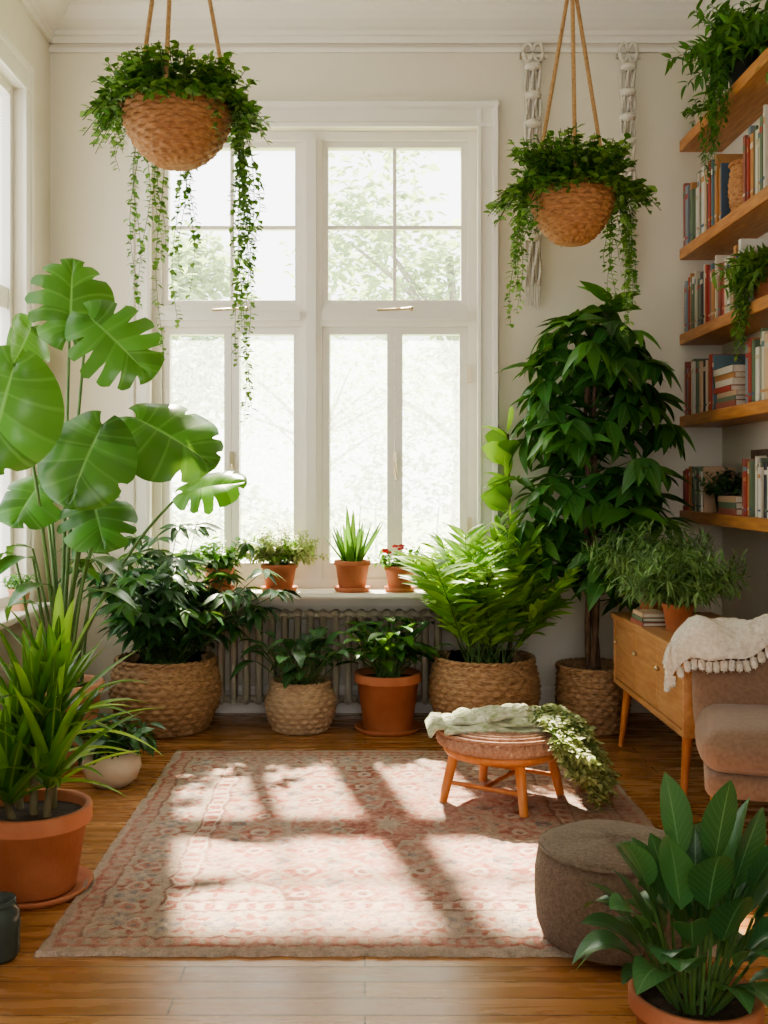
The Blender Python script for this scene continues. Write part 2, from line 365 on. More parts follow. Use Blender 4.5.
t=MB('baseboard_right'); prism(t,bb,Y0,YB-.02,lambda a,b,s:(XR-a,s,b),'trim'); t.build()
t=MB('trim_4'); box(t,XL,XR,YB-.018,YB,3.69,3.715,'trim'); t.build()
t=MB('trim_5')
cas=[(0,0),(.028,0),(.032,.02),(.022,.03),(.022,.10),(.04,.11),(.045,.135),(.03,.145),(0,.145)]
for sx,x0 in ((-1,WX0),(1,WX1)):
    prism(t,cas,.69,WZ1+.145,lambda a,b,s:(x0+sx*b*.8,YB-a,s),'trim')
prism(t,cas,WX0-.116,WX1+.116,lambda a,b,s:(s,YB-a-.002,WZ1+b),'trim')
t.build()
t=MB('windowsill'); sp=[(5.64,.66),(5.632,.672),(5.64,.69),(5.928,.69),(5.928,.66)]
prism(t,sp,-1.42,.80,lambda a,b,s:(s,a,b),'trim'); box(t,-1.36,.75,5.845,5.88,.60,.66,'trim'); t.build()
w=MB('window_1'); ya,yb=5.955,6.02
def fr(x0,x1,z0,z1,t_,y0=ya,y1=yb,m='trim'):
    box(w,x0,x0+t_,y0,y1,z0,z1,m); box(w,x1-t_,x1,y0,y1,z0,z1,m); box(w,x0+t_,x1-t_,y0,y1,z0,z0+t_,m); box(w,x0+t_,x1-t_,y0,y1,z1-t_,z1,m)
fr(WX0,WX1,WZ0,WZ1,.05,5.93,6.05)
box(w,-.362,-.243,5.93,6.05,WZ0+.05,WZ1-.05,'trim'); box(w,-.33,-.275,5.90,5.93,WZ0+.05,WZ1-.05,'trim')
for a,b in ((WX0+.05,-.362),(-.243,WX1-.05)):
    box(w,a,b,5.93,6.05,2.168,2.285,'trim'); box(w,a,b,5.90,5.93,2.20,2.25,'trim')
    fr(a,b,2.285,WZ1-.05,.035)
    mx=(a+b)/2; box(w,mx-.010,mx+.010,ya+.01,yb-.02,2.32,WZ1-.085,'trim'); 
    zz=2.735; box(w,a+.035,mx-.010,ya+.01,yb-.02,zz-.010,zz+.010,'trim'); box(w,mx+.010,b-.035,ya+.01,yb-.02,zz-.010,zz+.010,'trim')
    for q0,q1 in ((a,mx),(mx,b)):
        fr(q0+.001,q1-.001,WZ0+.05,2.168,.042); box(w,q0+.042,q1-.042,ya,yb,.78,.83,'trim')
        w.add([(q0+.035,5.99,.8),(q1-.035,5.99,.8),(q1-.035,5.99,2.13),(q0+.035,5.99,2.13)],[(0,1,2,3)],'frost',smooth=False)
    w.add([(a+.03,5.99,2.31),(b-.03,5.99,2.31),(b-.03,5.99,WZ1-.08),(a+.03,5.99,WZ1-.08)],[(0,1,2,3)],'glass',smooth=False)
    box(w,mx-.012,mx+.012,ya-.012,ya,1.32,1.46,'metal'); tube(w,[(mx,ya-.01,1.39),(mx,ya-.04,1.39),(mx+.01,ya-.045,1.30)],.007,'metal',8)
    tube(w,[(mx-.1,5.90,2.255),(mx+.08,5.89,2.262)],.007,'metal',8); lathe(w,[(.001,0),(.012,.002),(.012,.02),(.001,.024)],(mx+.09,5.895,2.25),'metal',12)
for z in (1.0,1.85): box(w,.575,.60,5.915,5.93,z,z+.09,'metal')
w.build(bevel=.004)
w=MB('window_2')
def frl(y0,y1,z0,z1,t_,x0,x1):
    for A in ((y0,y0+t_,z0,z1),(y1-t_,y1,z0,z1),(y0+t_,y1-t_,z0,z0+t_),(y0+t_,y1-t_,z1-t_,z1)): box(w,x0,x1,A[0],A[1],A[2],A[3],'trim')
frl(LY0,LY1,LZ0,LZ1,.05,XL-.13,XL-.05)
ym=(LY0+LY1)/2; box(w,XL-.13,XL-.05,ym-.05,ym+.05,LZ0+.05,LZ1-.05,'trim'); 
for a,b in ((LY0+.05,ym-.05),(ym+.05,LY1-.05)):
    box(w,XL-.12,XL-.06,a,b,2.17,2.28,'trim')
    w.add([(XL-.09,a,LZ0+.05),(XL-.09,b,LZ0+.05),(XL-.09,b,LZ1-.05),(XL-.09,a,LZ1-.05)],[(0,1,2,3)],'glass',smooth=False)
w.build()
t=MB('trim_6')
for sy,y0 in ((-1,LY0),(1,LY1)): prism(t,cas,.66,LZ1+.145,lambda a,b,s:(XL+a*.6,y0+sy*b*.7,s),'trim')
prism(t,cas,LY0-.10,LY1+.10,lambda a,b,s:(XL+a*.6+.002,s,LZ1+b),'trim')
t.build()
t=MB('windowsill'); box(t,XL-.05,XL+.14,LY0-.1,LY1+.1,.63,.66,'trim'); t.build(bevel=.006)

r=MB('radiator')
for i in range(20):
    x=-.93+i*.07
    for yy in (5.735,5.785):
        tube(r,[(x,yy,.10),(x,yy,.56)],.019,'rad',10)
    tube(r,[(x,5.725,.565),(x,5.795,.565)],.026,'rad',10); tube(r,[(x,5.725,.10),(x,5.795,.10)],.026,'rad',10)
tube(r,[(-.96,5.76,.56),(.43,5.76,.56)],.02,'rad',10); tube(r,[(-.96,5.76,.10),(.43,5.76,.10)],.02,'rad',10)
for x in (-.93,.40):
    for yy in (5.73,5.79): tube(r,[(x,yy,.09),(x,yy,0)],.014,'rad',8)
r.build()

# ------------------------------------------------------------ rug
def rug():
    x0,x1,y0,y1=-.90,1.08,2.86,5.0; hx,hy=(x1-x0)/2,(y1-y0)/2
    nx,ny=380,410
    X,Y=np.meshgrid(np.linspace(-hx,hx,nx),np.linspace(-hy,hy,ny),indexing='ij')
    rs=np.random.RandomState(3)
    def smooth(n):
        g=rs.rand(n+2,n+2); xi=(X+hx)/(2*hx)*n; yi=(Y+hy)/(2*hy)*n; i=xi.astype(int); j=yi.astype(int); fx=xi-i; fy=yi-j
        return (g[i,j]*(1-fx)+g[i+1,j]*fx)*(1-fy)+(g[i,j+1]*(1-fx)+g[i+1,j+1]*fx)*fy
    n1=smooth(9); n2=smooth(40); n3=smooth(150); n4=smooth(70)
    Xd=X+(n2-.5)*.026; Yd=Y+(n4-.5)*.02
    e=np.minimum(hx-abs(Xd),hy-abs(Yd))
    beige=np.array([.46,.37,.29]); cream=np.array([.55,.45,.36]); rose=np.array([.38,.15,.115]); pink=np.array([.48,.24,.185]); blue=np.array([.24,.215,.21]); brown=np.array([.27,.145,.115])
    C=np.ones((nx,ny,3))*pink
    def put(mask,col): C[mask]=col
    def flower(u,v,k=6,r=.34,a=.1,rot=0):
        rr=np.hypot(u,v); th=np.arctan2(v,u)+rot; return rr, rr<r+a*np.cos(k*th)
    field=e>.36
    for s,ofs in ((.19,0),(.19,.095)):
        u=((abs(Xd)+ofs)/s)%1-.5; v=((abs(Yd)+ofs)/s)%1-.5
        rr,m=flower(u,v,6 if ofs==0 else 4,.27,.12); put(field&m,rose if ofs==0 else beige); put(field&(rr<.17),cream if ofs==0 else blue); put(field&(rr<.08),brown)
    lat=abs(((abs(Xd)+abs(Yd))/.19)%1-.5)<.05; lat2=abs(((abs(Xd)-abs(Yd))/.19+10)%1-.5)<.05
    put(field&(lat|lat2),beige)
    q=abs(Xd)/.42+abs(Yd)/.6; th=np.arctan2(Yd,Xd); q=q+.05*np.cos(14*th)
    med=q<1; put(med,beige); put(med&(q<.93),pink*.9)
    u=((abs(Xd))/.13)%1-.5; v=((abs(Yd))/.13)%1-.5; rr,m=flower(u,v,5,.28,.12); put(med&(q<.9)&m,beige); put(med&(q<.9)&(rr<.12),blue)
    put((q<.5),beige); put(q<.45,rose); put((q<.42)&m,pink); put(q<.15,beige)
    cq=(hx-.36-abs(Xd))/.34+(hy-.36-abs(Yd))/.34+.05*np.cos(40*Xd)
    cm=field&(cq<1); put(cm,beige); u=((abs(Xd))/.1)%1-.5; v=((abs(Yd))/.1)%1-.5; rr,m=flower(u,v,4,.28,.14); put(cm&(cq<.9)&m,rose); put(field&(abs(cq-1)<.05),brown)
    put(e<.36,brown); put(e<.345,cream)
    s=np.where(hx-abs(Xd)<hy-abs(Yd),abs(Yd),abs(Xd))
    put((e<.335)&(e>.29)&((s/.06)%1<.5),rose)
    put(e<.285,brown); put(e<.275,beige)
    u=(s/.17)%1-.5; v=(e-.18)/.17; rr,m=flower(u,v,8,.34,.08); put((e<.27)&m,rose); put((e<.27)&(rr<.24),cream); put((e<.27)&(rr<.15),pink); put((e<.27)&(rr<.06),blue)
    u2=((s+.085)/.17)%1-.5; rr,m=flower(u2,v,4,.2,.12); put((e<.27)&(e>.1)&m,blue*1.3); put((e<.27)&(e>.1)&(rr<.1),cream)
    put(e<.10,brown); put(e<.09,pink); put((e<.085)&((s/.045)%1<.5),beige); put(e<.05,rose*1.1); put(e<.035,beige)
    wear=np.clip(.24+(n1-.4)*.8+(n3-.5)*.7+(n4-.5)*.6,.0,.82)[...,None]
    C=C*(1-wear)+np.array([.46,.32,.26])*wear; C=C*(.72+.36*n3[...,None])
    Z=.010+.004*n3+.002*n2
    Z[0,:]=Z[-1,:]=0.001; Z[:,0]=Z[:,-1]=.001
    ed=(smooth(60)-.5)*.010
    V=np.stack([X+(x0+x1)/2+ed,Y+(y0+y1)/2+ed,Z],-1).reshape(-1,3)
    I=np.arange(nx*ny).reshape(nx,ny); F=np.stack([I[:-1,:-1],I[1:,:-1],I[1:,1:],I[:-1,1:]],-1).reshape(-1,4)
    loc=V3((x0+x1)/2,(y0+y1)/2,0)
    me=bpy.data.meshes.new('persian_rug'); me.from_pydata((V-loc).tolist(),[],F.tolist())
    ca=me.color_attributes.new('pat','FLOAT_COLOR','POINT'); A=np.ones((nx*ny,4)); A[:,:3]=C.reshape(-1,3); ca.data.foreach_set('color',A.ravel())
    m,nt,out=newmat('rug_wool'); L=nt.links
    at=N(nt,'ShaderNodeAttribute',attribute_name='pat'); p=N(nt,'ShaderNodeBsdfPrincipled'); p.inputs['Roughness'].default_value=.95; p.inputs['Specular IOR Level'].default_value=.15
    tc=N(nt,'ShaderNodeTexCoord'); no=N(nt,'ShaderNodeTexNoise'); no.inputs['Scale'].default_value=160; L.new(tc.outputs['Object'],no.inputs['Vector'])
    mx=N(nt,'ShaderNodeMix',data_type='RGBA',blend_type='OVERLAY'); mx.inputs[0].default_value=.45; L.new(at.outputs['Color'],mx.inputs[6]); L.new(no.outputs['Fac'],mx.inputs[7])
    L.new(mx.outputs[2],p.inputs['Base Color']); b=N(nt,'ShaderNodeBump'); b.inputs['Strength'].default_value=.7; b.inputs['Distance'].default_value=.008; L.new(no.outputs['Fac'],b.inputs['Height']); L.new(b.outputs[0],p.inputs['Normal'])
    L.new(p.outputs[0],out.inputs['Surface']); me.materials.append(m)
    me.polygons.foreach_set('use_smooth',[True]*len(F))
    ob=bpy.data.objects.new('persian_rug',me); ob.location=loc; bpy.context.scene.collection.objects.link(ob)
rug()

# ------------------------------------------------------------ hanging plants
def hang(cx,cy,zb,R0,H,mat,knot,vines,ndome,domer,seed,ropes=3,a0=.5,front=.6,lean=0):
    R.seed(seed)
    mb=MB('hanging_plant_basket')
    bp=lambda t:R0*(.22+.78*(1-(1-min(1,t))**2.2)**.72)
    basket(mb,(cx,cy,zb),H,bp,mat,rows=12,ns=18,amp=.014)
    zr=zb+H
    for i in range(ropes):
        a=a0+2*pi*i/ropes; p=(cx+R0*1.05*cos(a),cy+R0*1.05*sin(a),zr-.01); k=(cx+.012*cos(a),cy+.012*sin(a),knot)
        tube(mb,[p,tuple(np.array(p)*.5+np.array(k)*.5),k],.009,'rope',8)
        lathe(mb,[(.001,-.03),(.014,-.02),(.017,0),(.014,.02),(.001,.03)],p,'rope',10)
    lathe(mb,[(.001,-.03),(.016,-.025),(.02,0),(.016,.025),(.001,.03)],(cx,cy,knot),'rope',12)
    if knot<ZC-.06: tube(mb,[(cx,cy,knot),(cx,cy,ZC-.03)],.009,'rope',8)
    tube(mb,[(cx,cy,ZC-.045),(cx+.018,cy,ZC-.03),(cx+.012,cy,ZC-.012),(cx,cy,ZC-.008),(cx,cy,ZC)],.005,'metal',8)
    for i in range(ndome):
        az=U(0,2*pi); up=U(0,1)<.6
        if up: e=U(.8,1.5); l=domer*U(.55,.95); dr=U(.1,.3)
        else: e=U(.2,.8); l=domer*U(.4,.72); dr=U(.6,1.2); l*=front if sin(az)<-.5 else 1
        d=dirv(az,e); rr=R0*(U(.3,.95) if up else .98)
        P=arc((cx+cos(az)*rr,cy+sin(az)*rr,zr-.01),d,l,dr,7); tube(mb,P[::2],.0016,'stem',4)
        for k in range(14):
            t=.1+.9*k/14; q=t*6; j=min(int(q),5); p=P[j]+(P[j+1]-P[j])*(q-j); a=U(0,2*pi)
            leaf(mb,T_oval if k%2 else T_round,p,V3(cos(a),sin(a),U(-.4,.6)),rup(.6),U(.026,.044),'vine' if U(0,1)<.7 else 'mid')
    for (az,out,L,dz) in vines:
        for rep in range(2):
            az2=az+U(-.12,.12)
            vine(mb,(cx+cos(az2)*R0*.85,cy+sin(az2)*R0*.85,zr+dz),az2,out*U(.7,1.05),L*(1 if rep==0 else U(.5,.95)),(.030,.044),'vine' if U(0,1)<.8 else 'mid',step=.014,jit=.016)
    mb.build()
D=radians
hang(-.75,4.2,2.55,.215,.25,'wickh',ZC-.05,
  [(D(a),o,L,0) for a,o,L in ((2,.13,1.22),(-8,.09,1.05),(10,.13,1.0),(-16,.11,.8),(25,.11,1.28),(-22,.13,.5),(14,.09,.8),(100,.06,.85),(112,.05,1.0),(88,.05,.75),(125,.08,.6),(190,.08,.22),(205,.10,.2),(170,.09,.25),(-40,.10,.2),(140,.10,.8))],
  360,.25,11,front=.6)
hang(.907,4.6,2.33,.18,.25,'wickh',3.47,
  [(D(a),o,L,0) for a,o,L in ((182,.10,.55),(170,.12,.45),(160,.11,.6),(195,.12,.38),(205,.09,.25),(0,.12,.6),(8,.11,.52),(-10,.14,.45),(18,.12,.65),(28,.10,.45),(-22,.12,.3),(35,.12,.5))],
  400,.29,12,a0=.4,front=.6)

def macrame(x,z1,z0,w):
    mb=MB('macrame_wall_hanging'); y=YB-.028
    tube(mb,[(x-w*.75,y,z1),(x+w*.75,y,z1)],.014,'cotton',8)
    for i in range(5):
        xx=x+(i-2)*w/5.2
        P=[(xx+sin(k*.9+i*pi)*w*.05,y+cos(k*.9+i*pi)*.008,z1-(z1-z0)*k/40) for k in range(41)]
        tube(mb,P,w*.105,'cotton',6)
    for k in range(7):
        z=z1-.06-(z1-z0-.25)*k/6.5
        lathe(mb,[(.001,.022),(w*.42,.016),(w*.5,0),(w*.42,-.016),(.001,-.022)],(x,y-.002,z),'cotton',16)
    for s in (-1,1):
        P=[(x+s*(w*.28+w*.26*cos(a)),y-.01,z1+.02+.05*sin(a)) for a in np.linspace(0,2*pi,16)]; tube(mb,P,.010,'cotton',6)
    for i in range(9):
        xx=x+(i-4)*w/10; tube(mb,[(xx,y,z0+.02),(xx+U(-.01,.01),y,z0-.1-U(0,.04))],.007,'cotton',5,.003)
    def cl(V): V[:,1]=np.minimum(V[:,1],YB-.002)
    mb.build(clip=cl)
macrame(.935,3.66,2.38,.10); macrame(1.465,3.66,2.5,.09)

# ------------------------------------------------------------ monstera
def monT(slits=7,deep=.55,seed=1,pg=.75):
    rr=random.Random(seed); V=[];UV=[];F=[]
    def P(u,s):
        u=max(0,min(1,u)); a=pi*.95*(1-u)
        mx,my=.45*sin(a)*(1+.16*sin(a)*cos(a*.5)),.40+.56*cos(a)
        m=(0,.86*u**1.25); x=m[0]+(mx-m[0])*s; y=m[1]+(my-m[1])*s
        y+=.07*s*(1-s)*2
        z=.10*s*(1-s)*4*.35 -.45*x*x-.25*(y-.3)**2*(1 if y>.3 else .6)+.015*sin(u*22)*s
        return x,y,z
    S=[0,.2,.4,deep,deep+(1-deep)*.35,deep+(1-deep)*.7,1.0]
    for side in (-1,1):
        has=[rr.random()<pg for _ in range(slits+1)]; has[0]=has[slits]=has[1]=False
        for k in range(slits):
            u0,u1=k/slits,(k+1)/slits; gap=.20/slits*rr.uniform(.7,1.3) if has[k] else 0
            gap2=.20/slits*rr.uniform(.7,1.3) if has[k+1] else 0
            o=len(V); nu=6
            for i in range(nu):
                for s in S:
                    g=max(0,(s-deep)/(1-deep))**.6
                    ua=u0+gap*g; ub=u1-gap2*g; u=ua+(ub-ua)*i/(nu-1)
                    q=i/(nu-1); cut=(gap>0)*max(0,1-q*2.2)+(gap2>0)*max(0,1-(1-q)*2.2)
                    ss=s*(1-.06*g*cut)
                    x,y,z=P(u,ss); V.append((side*x,y,z)); UV.append((.5+side*s*.5,u*1.0+s*.27))
            ns=len(S)
            for i in range(nu-1):
                for j in range(ns-1):
                    a=o+i*ns+j; q=(a,a+1,a+ns+1,a+ns); F.append(q if side>0 else q[::-1])
    return np.array(V),F,np.array(UV)
R.seed(5)
mb=MB('monstera_plant'); pc=V3(-1.42,4.9,0)
pot(mb,(pc[0],pc[1],0),.2,.36,'terrad')
LV=[((-1.33,4.75,2.10),(.0,.15,1),(.35,-1,.2),.40,.6,.7),
    ((-1.11,4.65,1.92),(.65,-.1,-.6),(.1,-.9,.45),.42,.5,.9),
    ((-1.52,4.4,1.60),(-.2,-.2,-1),(.25,-.85,.3),.50,.7,.3),
    ((-1.19,4.5,1.40),(-.25,-.4,-.8),(.15,-.8,.55),.42,.8,.15),
    ((-.88,4.7,1.50),(.85,-.25,-.45),(.1,-.75,.65),.46,.68,.4),
    ((-.74,4.95,1.27),(.9,-.2,.2),(-.1,-.6,.8),.33,.55,.7),
    ((-1.20,4.7,1.14),(.3,-.6,-.6),(.1,-.6,.75),.36,.6,.6),
    ((-1.58,4.85,1.92),(-.1,-.6,-.7),(.8,-.5,.4),.34,.7,.3),
    ((-1.50,4.7,1.22),(-.15,-.7,-.5),(.2,-.5,.75),.32,.6,.5)]
for i,(ce,tip,nr_,s,dp,pg) in enumerate(LV):
    T=monT(7,dp,i+3,pg)
    tip=nrm(tip); b=V3(*ce)-tip*s*.4; leaf(mb,T,b,tip,nrm(V3(*nr_)),s,'monl' if i==5 else 'mon')
    mid=(pc+V3(0,0,.33))*.45+b*.55+V3((b[0]-pc[0])*-.15,.05,.12)
    P=[]
    for t_ in np.linspace(0,1,12):
        P.append((1-t_)**2*(pc+V3(U(-.06,.06) if t_==0 else 0,0,.32))+2*t_*(1-t_)*mid+t_*t_*(b+nrm(V3(*nr_))*-.004))
    tube(mb,P,.011,'stem',8,.006)
for i in range(9):
    a=U(0,6.28); P=arc(pc+V3(U(-.08,.08),U(-.08,.08),.3),V3(cos(a)*.18,sin(a)*.18,1),U(.4,.8),.1,7); tube(mb,P,.01,'stem',6,.005)
    ribbon(mb,arc(P[-1],V3(cos(a),sin(a),.3),U(.22,.3),.6,8),.13,lilyf,'mon',.2)
def clL(V): V[:,0]=np.maximum(V[:,0],XL+.15); V[:,1]=np.minimum(V[:,1],YB-.03)
mb.build(clip=clL)

def clipY(lim,zz=.74):
    def f_(V):
        V[:,1]=np.where(V[:,2]<zz,np.minimum(V[:,1],lim),np.minimum(V[:,1],YB-.08)); V[:,0]=np.maximum(V[:,0],XL+.15); V[:,2]=np.maximum(V[:,2],.0)
    return f_
def belly(R0,b=.74,tp=.88,tm=.58):
    def f_(t):
        if t<tm: q=t/tm; return R0*(b+(1-b)*sin(pi/2*q))
        q=(t-tm)/(1-tm); return R0*(1-(1-tp)*q**1.6)
    return f_
R.seed(21); mb=MB('potted_schefflera'); c=(-1.04,5.48,0); basket(mb,c,.37,belly(.28),'wick',12,24,.014)
for i in range(85):
    az=U(0,6.28); e=U(.65,1.52); l=U(.35,.85); P=arc(V3(c[0],c[1],.33)+V3(U(-.1,.1),U(-.1,.1),0),dirv(az,e)*V3(1.0,.7,1),l,U(.05,.25),8); tube(mb,P,.004,'stem',5,.002)
    mm='drk' if i%4 else 'mid'
    whorl(mb,P[-1],az,7,(.09,.15),T_lance,mm,-.1); whorl(mb,P[-3],az+1,6,(.08,.14),T_lance,'drk',-.1); whorl(mb,P[-5],az+2,4,(.07,.11),T_lance,'drk',.1)
mb.build(clip=clipY(5.62,.72))
R.seed(22); mb=MB('potted_calathea'); c=(-.335,5.47,0); basket(mb,c,.25,belly(.18,.75,.78),'wickp',9,18,.012)
for i in range(52):
    az=U(0,6.28); P=arc(V3(c[0],c[1],.2)+V3(U(-.05,.05),U(-.05,.05),0),dirv(az,U(.75,1.45)),U(.15,.34),.1,5); tube(mb,P,.003,'stem',4)
    ribbon(mb,arc(P[-1],dirv(az,U(.2,1.0)),U(.13,.18),U(.3,.7),7),U(.06,.08),lilyf,'cal' if i%3 else 'drk',.2)
mb.build(clip=clipY(5.62))
R.seed(23); mb=MB('potted_peace_lily'); c=(.12,5.47,0); pot(mb,c,.175,.30,'terra')
for i in range(80):
    az=U(0,6.28); P=arc(V3(c[0],c[1],.27)+V3(U(-.06,.06),U(-.06,.06),0),dirv(az,U(.7,1.5)),U(.12,.34),.1,5); tube(mb,P,.003,'stem',4)
    ribbon(mb,arc(P[-1],dirv(az,U(.2,1.1)),U(.13,.19),U(.3,.7),7),U(.06,.08),lilyf,'sch' if i%2 else 'mid',.2)
mb.build(clip=clipY(5.62))
R.seed(24); mb=MB('potted_parlor_palm'); c=(.62,5.45,0); basket(mb,c,.38,belly(.28),'wick',12,24,.014)
for i in range(62):
    az=U(0,6.28); e=U(.85,1.52); P=arc(V3(c[0],c[1],.34)+V3(U(-.1,.1),U(-.1,.1),0),dirv(az,e)*V3(1,.75,1),U(.5,.95),U(.1,.36),12); tube(mb,P,.004,'stem',5,.0015)
    for k in range(3,12):
        tg=nrm(P[k]-P[k-1]); s=nrm(np.cross(tg,V3(0,0,1)))
        for sg in (-1,1):
            for h in ((0,.5) if k%2 else (0.2,)):
                p=P[k]*(1-h)+P[k-1]*h; l=.19*sin(pi*(.15+.8*(k-h-2)/10))**.6
                leaf(mb,T_leaflet,p,s*sg+tg*U(.7,1.2)+V3(0,0,U(-.2,.35)),rup(.5)+V3(0,-.6,0),l*U(.8,1.2),'brt')
mb.build(clip=clipY(5.6,.74))
R.seed(25); mb=MB('potted_umbrella_tree'); c=(1.19,5.48,0); basket(mb,c,.33,belly(.185,.85,.96),'wick',11,20,.013)
for k in range(3):
    ph=k*2.1; P=[V3(c[0]+.025*cos(ph+t*7)-.02*t,c[1]+.025*sin(ph+t*7),.28+t*1.78) for t in np.linspace(0,1,26)]; tube(mb,P,.018,'bark',8,.009)
for i in range(120):
    t=(i+U(0,1))/120; z=.80+1.40*t; az=U(0,6.28)
    w=(.17+.21*sin(pi*min(1,.16+t*.78))**.7)*U(.6,1.15)
    P=arc((c[0]-.0,c[1],z-.14),V3(cos(az)*w,sin(az)*w*.75,U(.0,.3)),w,.12,5); tube(mb,P,.004,'stem',4,.002)
    q=U(0,1)
    whorl(mb,P[-1],az,R.choice((5,6,7)),(.14,.23),T_big if q<.5 else T_lance,'sch' if q<.6 else 'mid',U(-.9,.1))
    whorl(mb,P[-3],az+2,4,(.12,.18),T_lance,'sch',U(-.5,.3))
whorl(mb,V3(c[0]+.06,c[1],2.18),1,9,(.18,.26),T_big,'mid',.2); whorl(mb,V3(c[0]+.09,c[1],2.22),2,7,(.15,.22),T_lance,'mid',.8); whorl(mb,V3(c[0]-.10,c[1]-.05,2.12),3,7,(.15,.22),T_big,'sch',.1)
def clT(V): V[:,1]=np.minimum(V[:,1],YB-.03); V[:,0]=np.minimum(V[:,0],1.74)
mb.build(clip=clT)
R.seed(26); mb=MB('potted_fiddle_leaf'); c=(.80,5.765,0); pot(mb,c,.08,.24,'terra',False)
tube(mb,[(c[0],c[1],.2),(c[0],c[1]-.02,.8),(c[0]-.02,c[1]-.03,1.55)],.010,'stemb',8,.006)
for i in range(12):
    z=1.1+i*.042; az=pi*1.1+(i%3-1)*1.0+U(-.3,.3); ribbon(mb,arc((c[0]-.02,c[1]-.03,z),dirv(az,.75)*V3(1,.6,1),U(.16,.24),.35,8),.12,lilyf,'brt',.2,side=V3(.3,.1,1) if i%2 else None)
mb.build(clip=clT)
R.seed(27); mb=MB('potted_dracaena'); c=(-1.05,3.33,0); pot(mb,c,.18,.27,'terra',rim=.2)
for s,(dx,dy,h) in enumerate(((0,0,.32),(-.06,.05,.18),(.05,-.03,.14),(.04,.06,.38),(-.05,-.05,.06))):
    b=V3(c[0]+dx,c[1]+dy,.235); tube(mb,[b,b+V3(dx*.3,dy*.3,h)],.014,'stemb',8,.01)
    for i in range(28):
        az=i*2.4+U(-.3,.3); q=i/28; el=.6+.92*q+U(-.1,.1); p=b+V3(dx*.3,dy*.3,h)*(.5+.5*q)+V3(0,0,.02)
        L=U(.32,.52); P=arc(p,dirv(az,el),L,U(.2,.55)*(1.1-.5*q),11)
        ribbon(mb,P,U(.036,.052),bladef,'blade' if i%3 else 'brt',.35,cols=5)
mb.build()
R.seed(28); mb=MB('potted_peperomia'); c=(-1.08,4.48,0)
lathe(mb,[(.001,0),(.07,0),(.105,.03),(.125,.08),(.12,.12),(.10,.15),(.092,.15),(.09,.13),(.001,.125)],c,'cream')
bush(mb,(c[0],c[1],.13),26,(.12,.24),(.5,1.4),T_oval,(.06,.09),6,.3,'drk')
mb.build(clip=lambda V: None)
mb=MB('ceramic_jar'); lathe(mb,[(.001,0),(.05,0),(.058,.015),(.06,.10),(.056,.13),(.045,.145),(.048,.16),(.042,.162),(.038,.145),(.001,.12)],(-1.0,2.86,0),'jar'); 
tube(mb,[(-1.0+.046*cos(a),2.86+.046*sin(a),.148) for a in np.linspace(0,2*pi,24)],.004,'jar',6); mb.build()

def clS(V): V[:,1]=np.minimum(V[:,1],5.89)
R.seed(30); mb=MB('potted_fern'); c=(-.47,5.76,.69); pot(mb,c,.10,.15,'terra')
bush(mb,(c[0],c[1],.83),90,(.18,.32),(.45,1.5),T_oval,(.024,.038),18,.35,'sage',sr=.0015,sy=.6); bush(mb,(c[0],c[1],.83),30,(.12,.28),(.45,1.5),T_oval,(.024,.038),16,.35,'brt',sr=.0015,sy=.6)
mb.build(clip=clS)
mb=MB('potted_aloe'); c=(-.07,5.76,.69); pot(mb,c,.10,.17,'terra')
for i in range(20):
    az=i*2.4; el=1.5-.035*i; P=arc((c[0]+.02*cos(az),c[1]+.02*sin(az),.83),dirv(az,el)*V3(1,.6,1),U(.22,.37),.06,8); ribbon(mb,P,.040,bladef,'mid' if i%2 else 'sch',.5,side=V3(-sin(az),cos(az),0))
mb.build(clip=clS)
mb=MB('potted_geranium'); c=(.19,5.76,.69); pot(mb,c,.085,.14,'terra')
bush(mb,(c[0],c[1],.81),28,(.06,.19),(.4,1.45),T_round,(.025,.04),7,.2,'mid',sr=.0015,sy=.6)
for i in range(8):
    p=V3(c[0]+U(-.08,.08),c[1]-U(0,.06),.87+U(0,.08))
    for k in range(7): a=k*.9; leaf(mb,T_round,p,V3(cos(a),sin(a)*.6,U(0,.5)),V3(0,-1,.5),.02,'red')
mb.build(clip=clS)
mb=MB('potted_ivy'); c=(-.80,5.76,.69); pot(mb,c,.085,.13,'terra')
bush(mb,(c[0],c[1],.81),34,(.12,.28),(.4,1.45),T_round,(.03,.05),8,.3,'mid',sy=.55); mb.build(clip=clS)
mb=MB('potted_mint'); c=(-1.70,5.16,.66); pot(mb,c,.055,.11,'terrad',False)
bush(mb,(c[0],c[1],.75),16,(.08,.16),(.5,1.4),T_oval,(.03,.04),6,.3,'mid',sx=.3); mb.build(clip=lambda V: V.__setitem__((slice(None),0),np.clip(V[:,0],-1.76,-1.6)))

# ------------------------------------------------------------ shelves
R.seed(40)
SZ=[3.165,2.56,2.084,1.625,1.10]; SX0=1.76
for z in SZ:
    s=MB('wooden_shelf_board'); box(s,SX0,XR-.001,3.75,YB-.001,z-.03,z+.03,'oak'); s.build(bevel=.004)
def book(mb,y,z,th,h,dp,x0,flat=False):
    b=.003
    P=[(0,0),(dp,0),(dp,b),(b*2,b),(b*2,th-b),(dp,th-b),(dp,th),(0,th)]
    if not flat:
        prism(mb,P,0,h,lambda a,q,s:(x0+a,y+q,z+s),'book'); box(mb,x0+b*2,x0+dp-.006,y+b,y+th-b,z+.004,z+h-.004,'page')
        box(mb,x0-.0012,x0+.001,y+.001,y+th-.001,z+h*.78,z+h*.86,'book'); box(mb,x0-.0012,x0+.001,y+.001,y+th-.001,z+h*.12,z+h*.16,'book')
    else:
        prism(mb,P,0,h,lambda a,q,s:(x0+a,y-s,z+q),'book'); box(mb,x0+b*2,x0+dp-.006,y-h+.004,y-.004,z+b,z+th-b,'page')
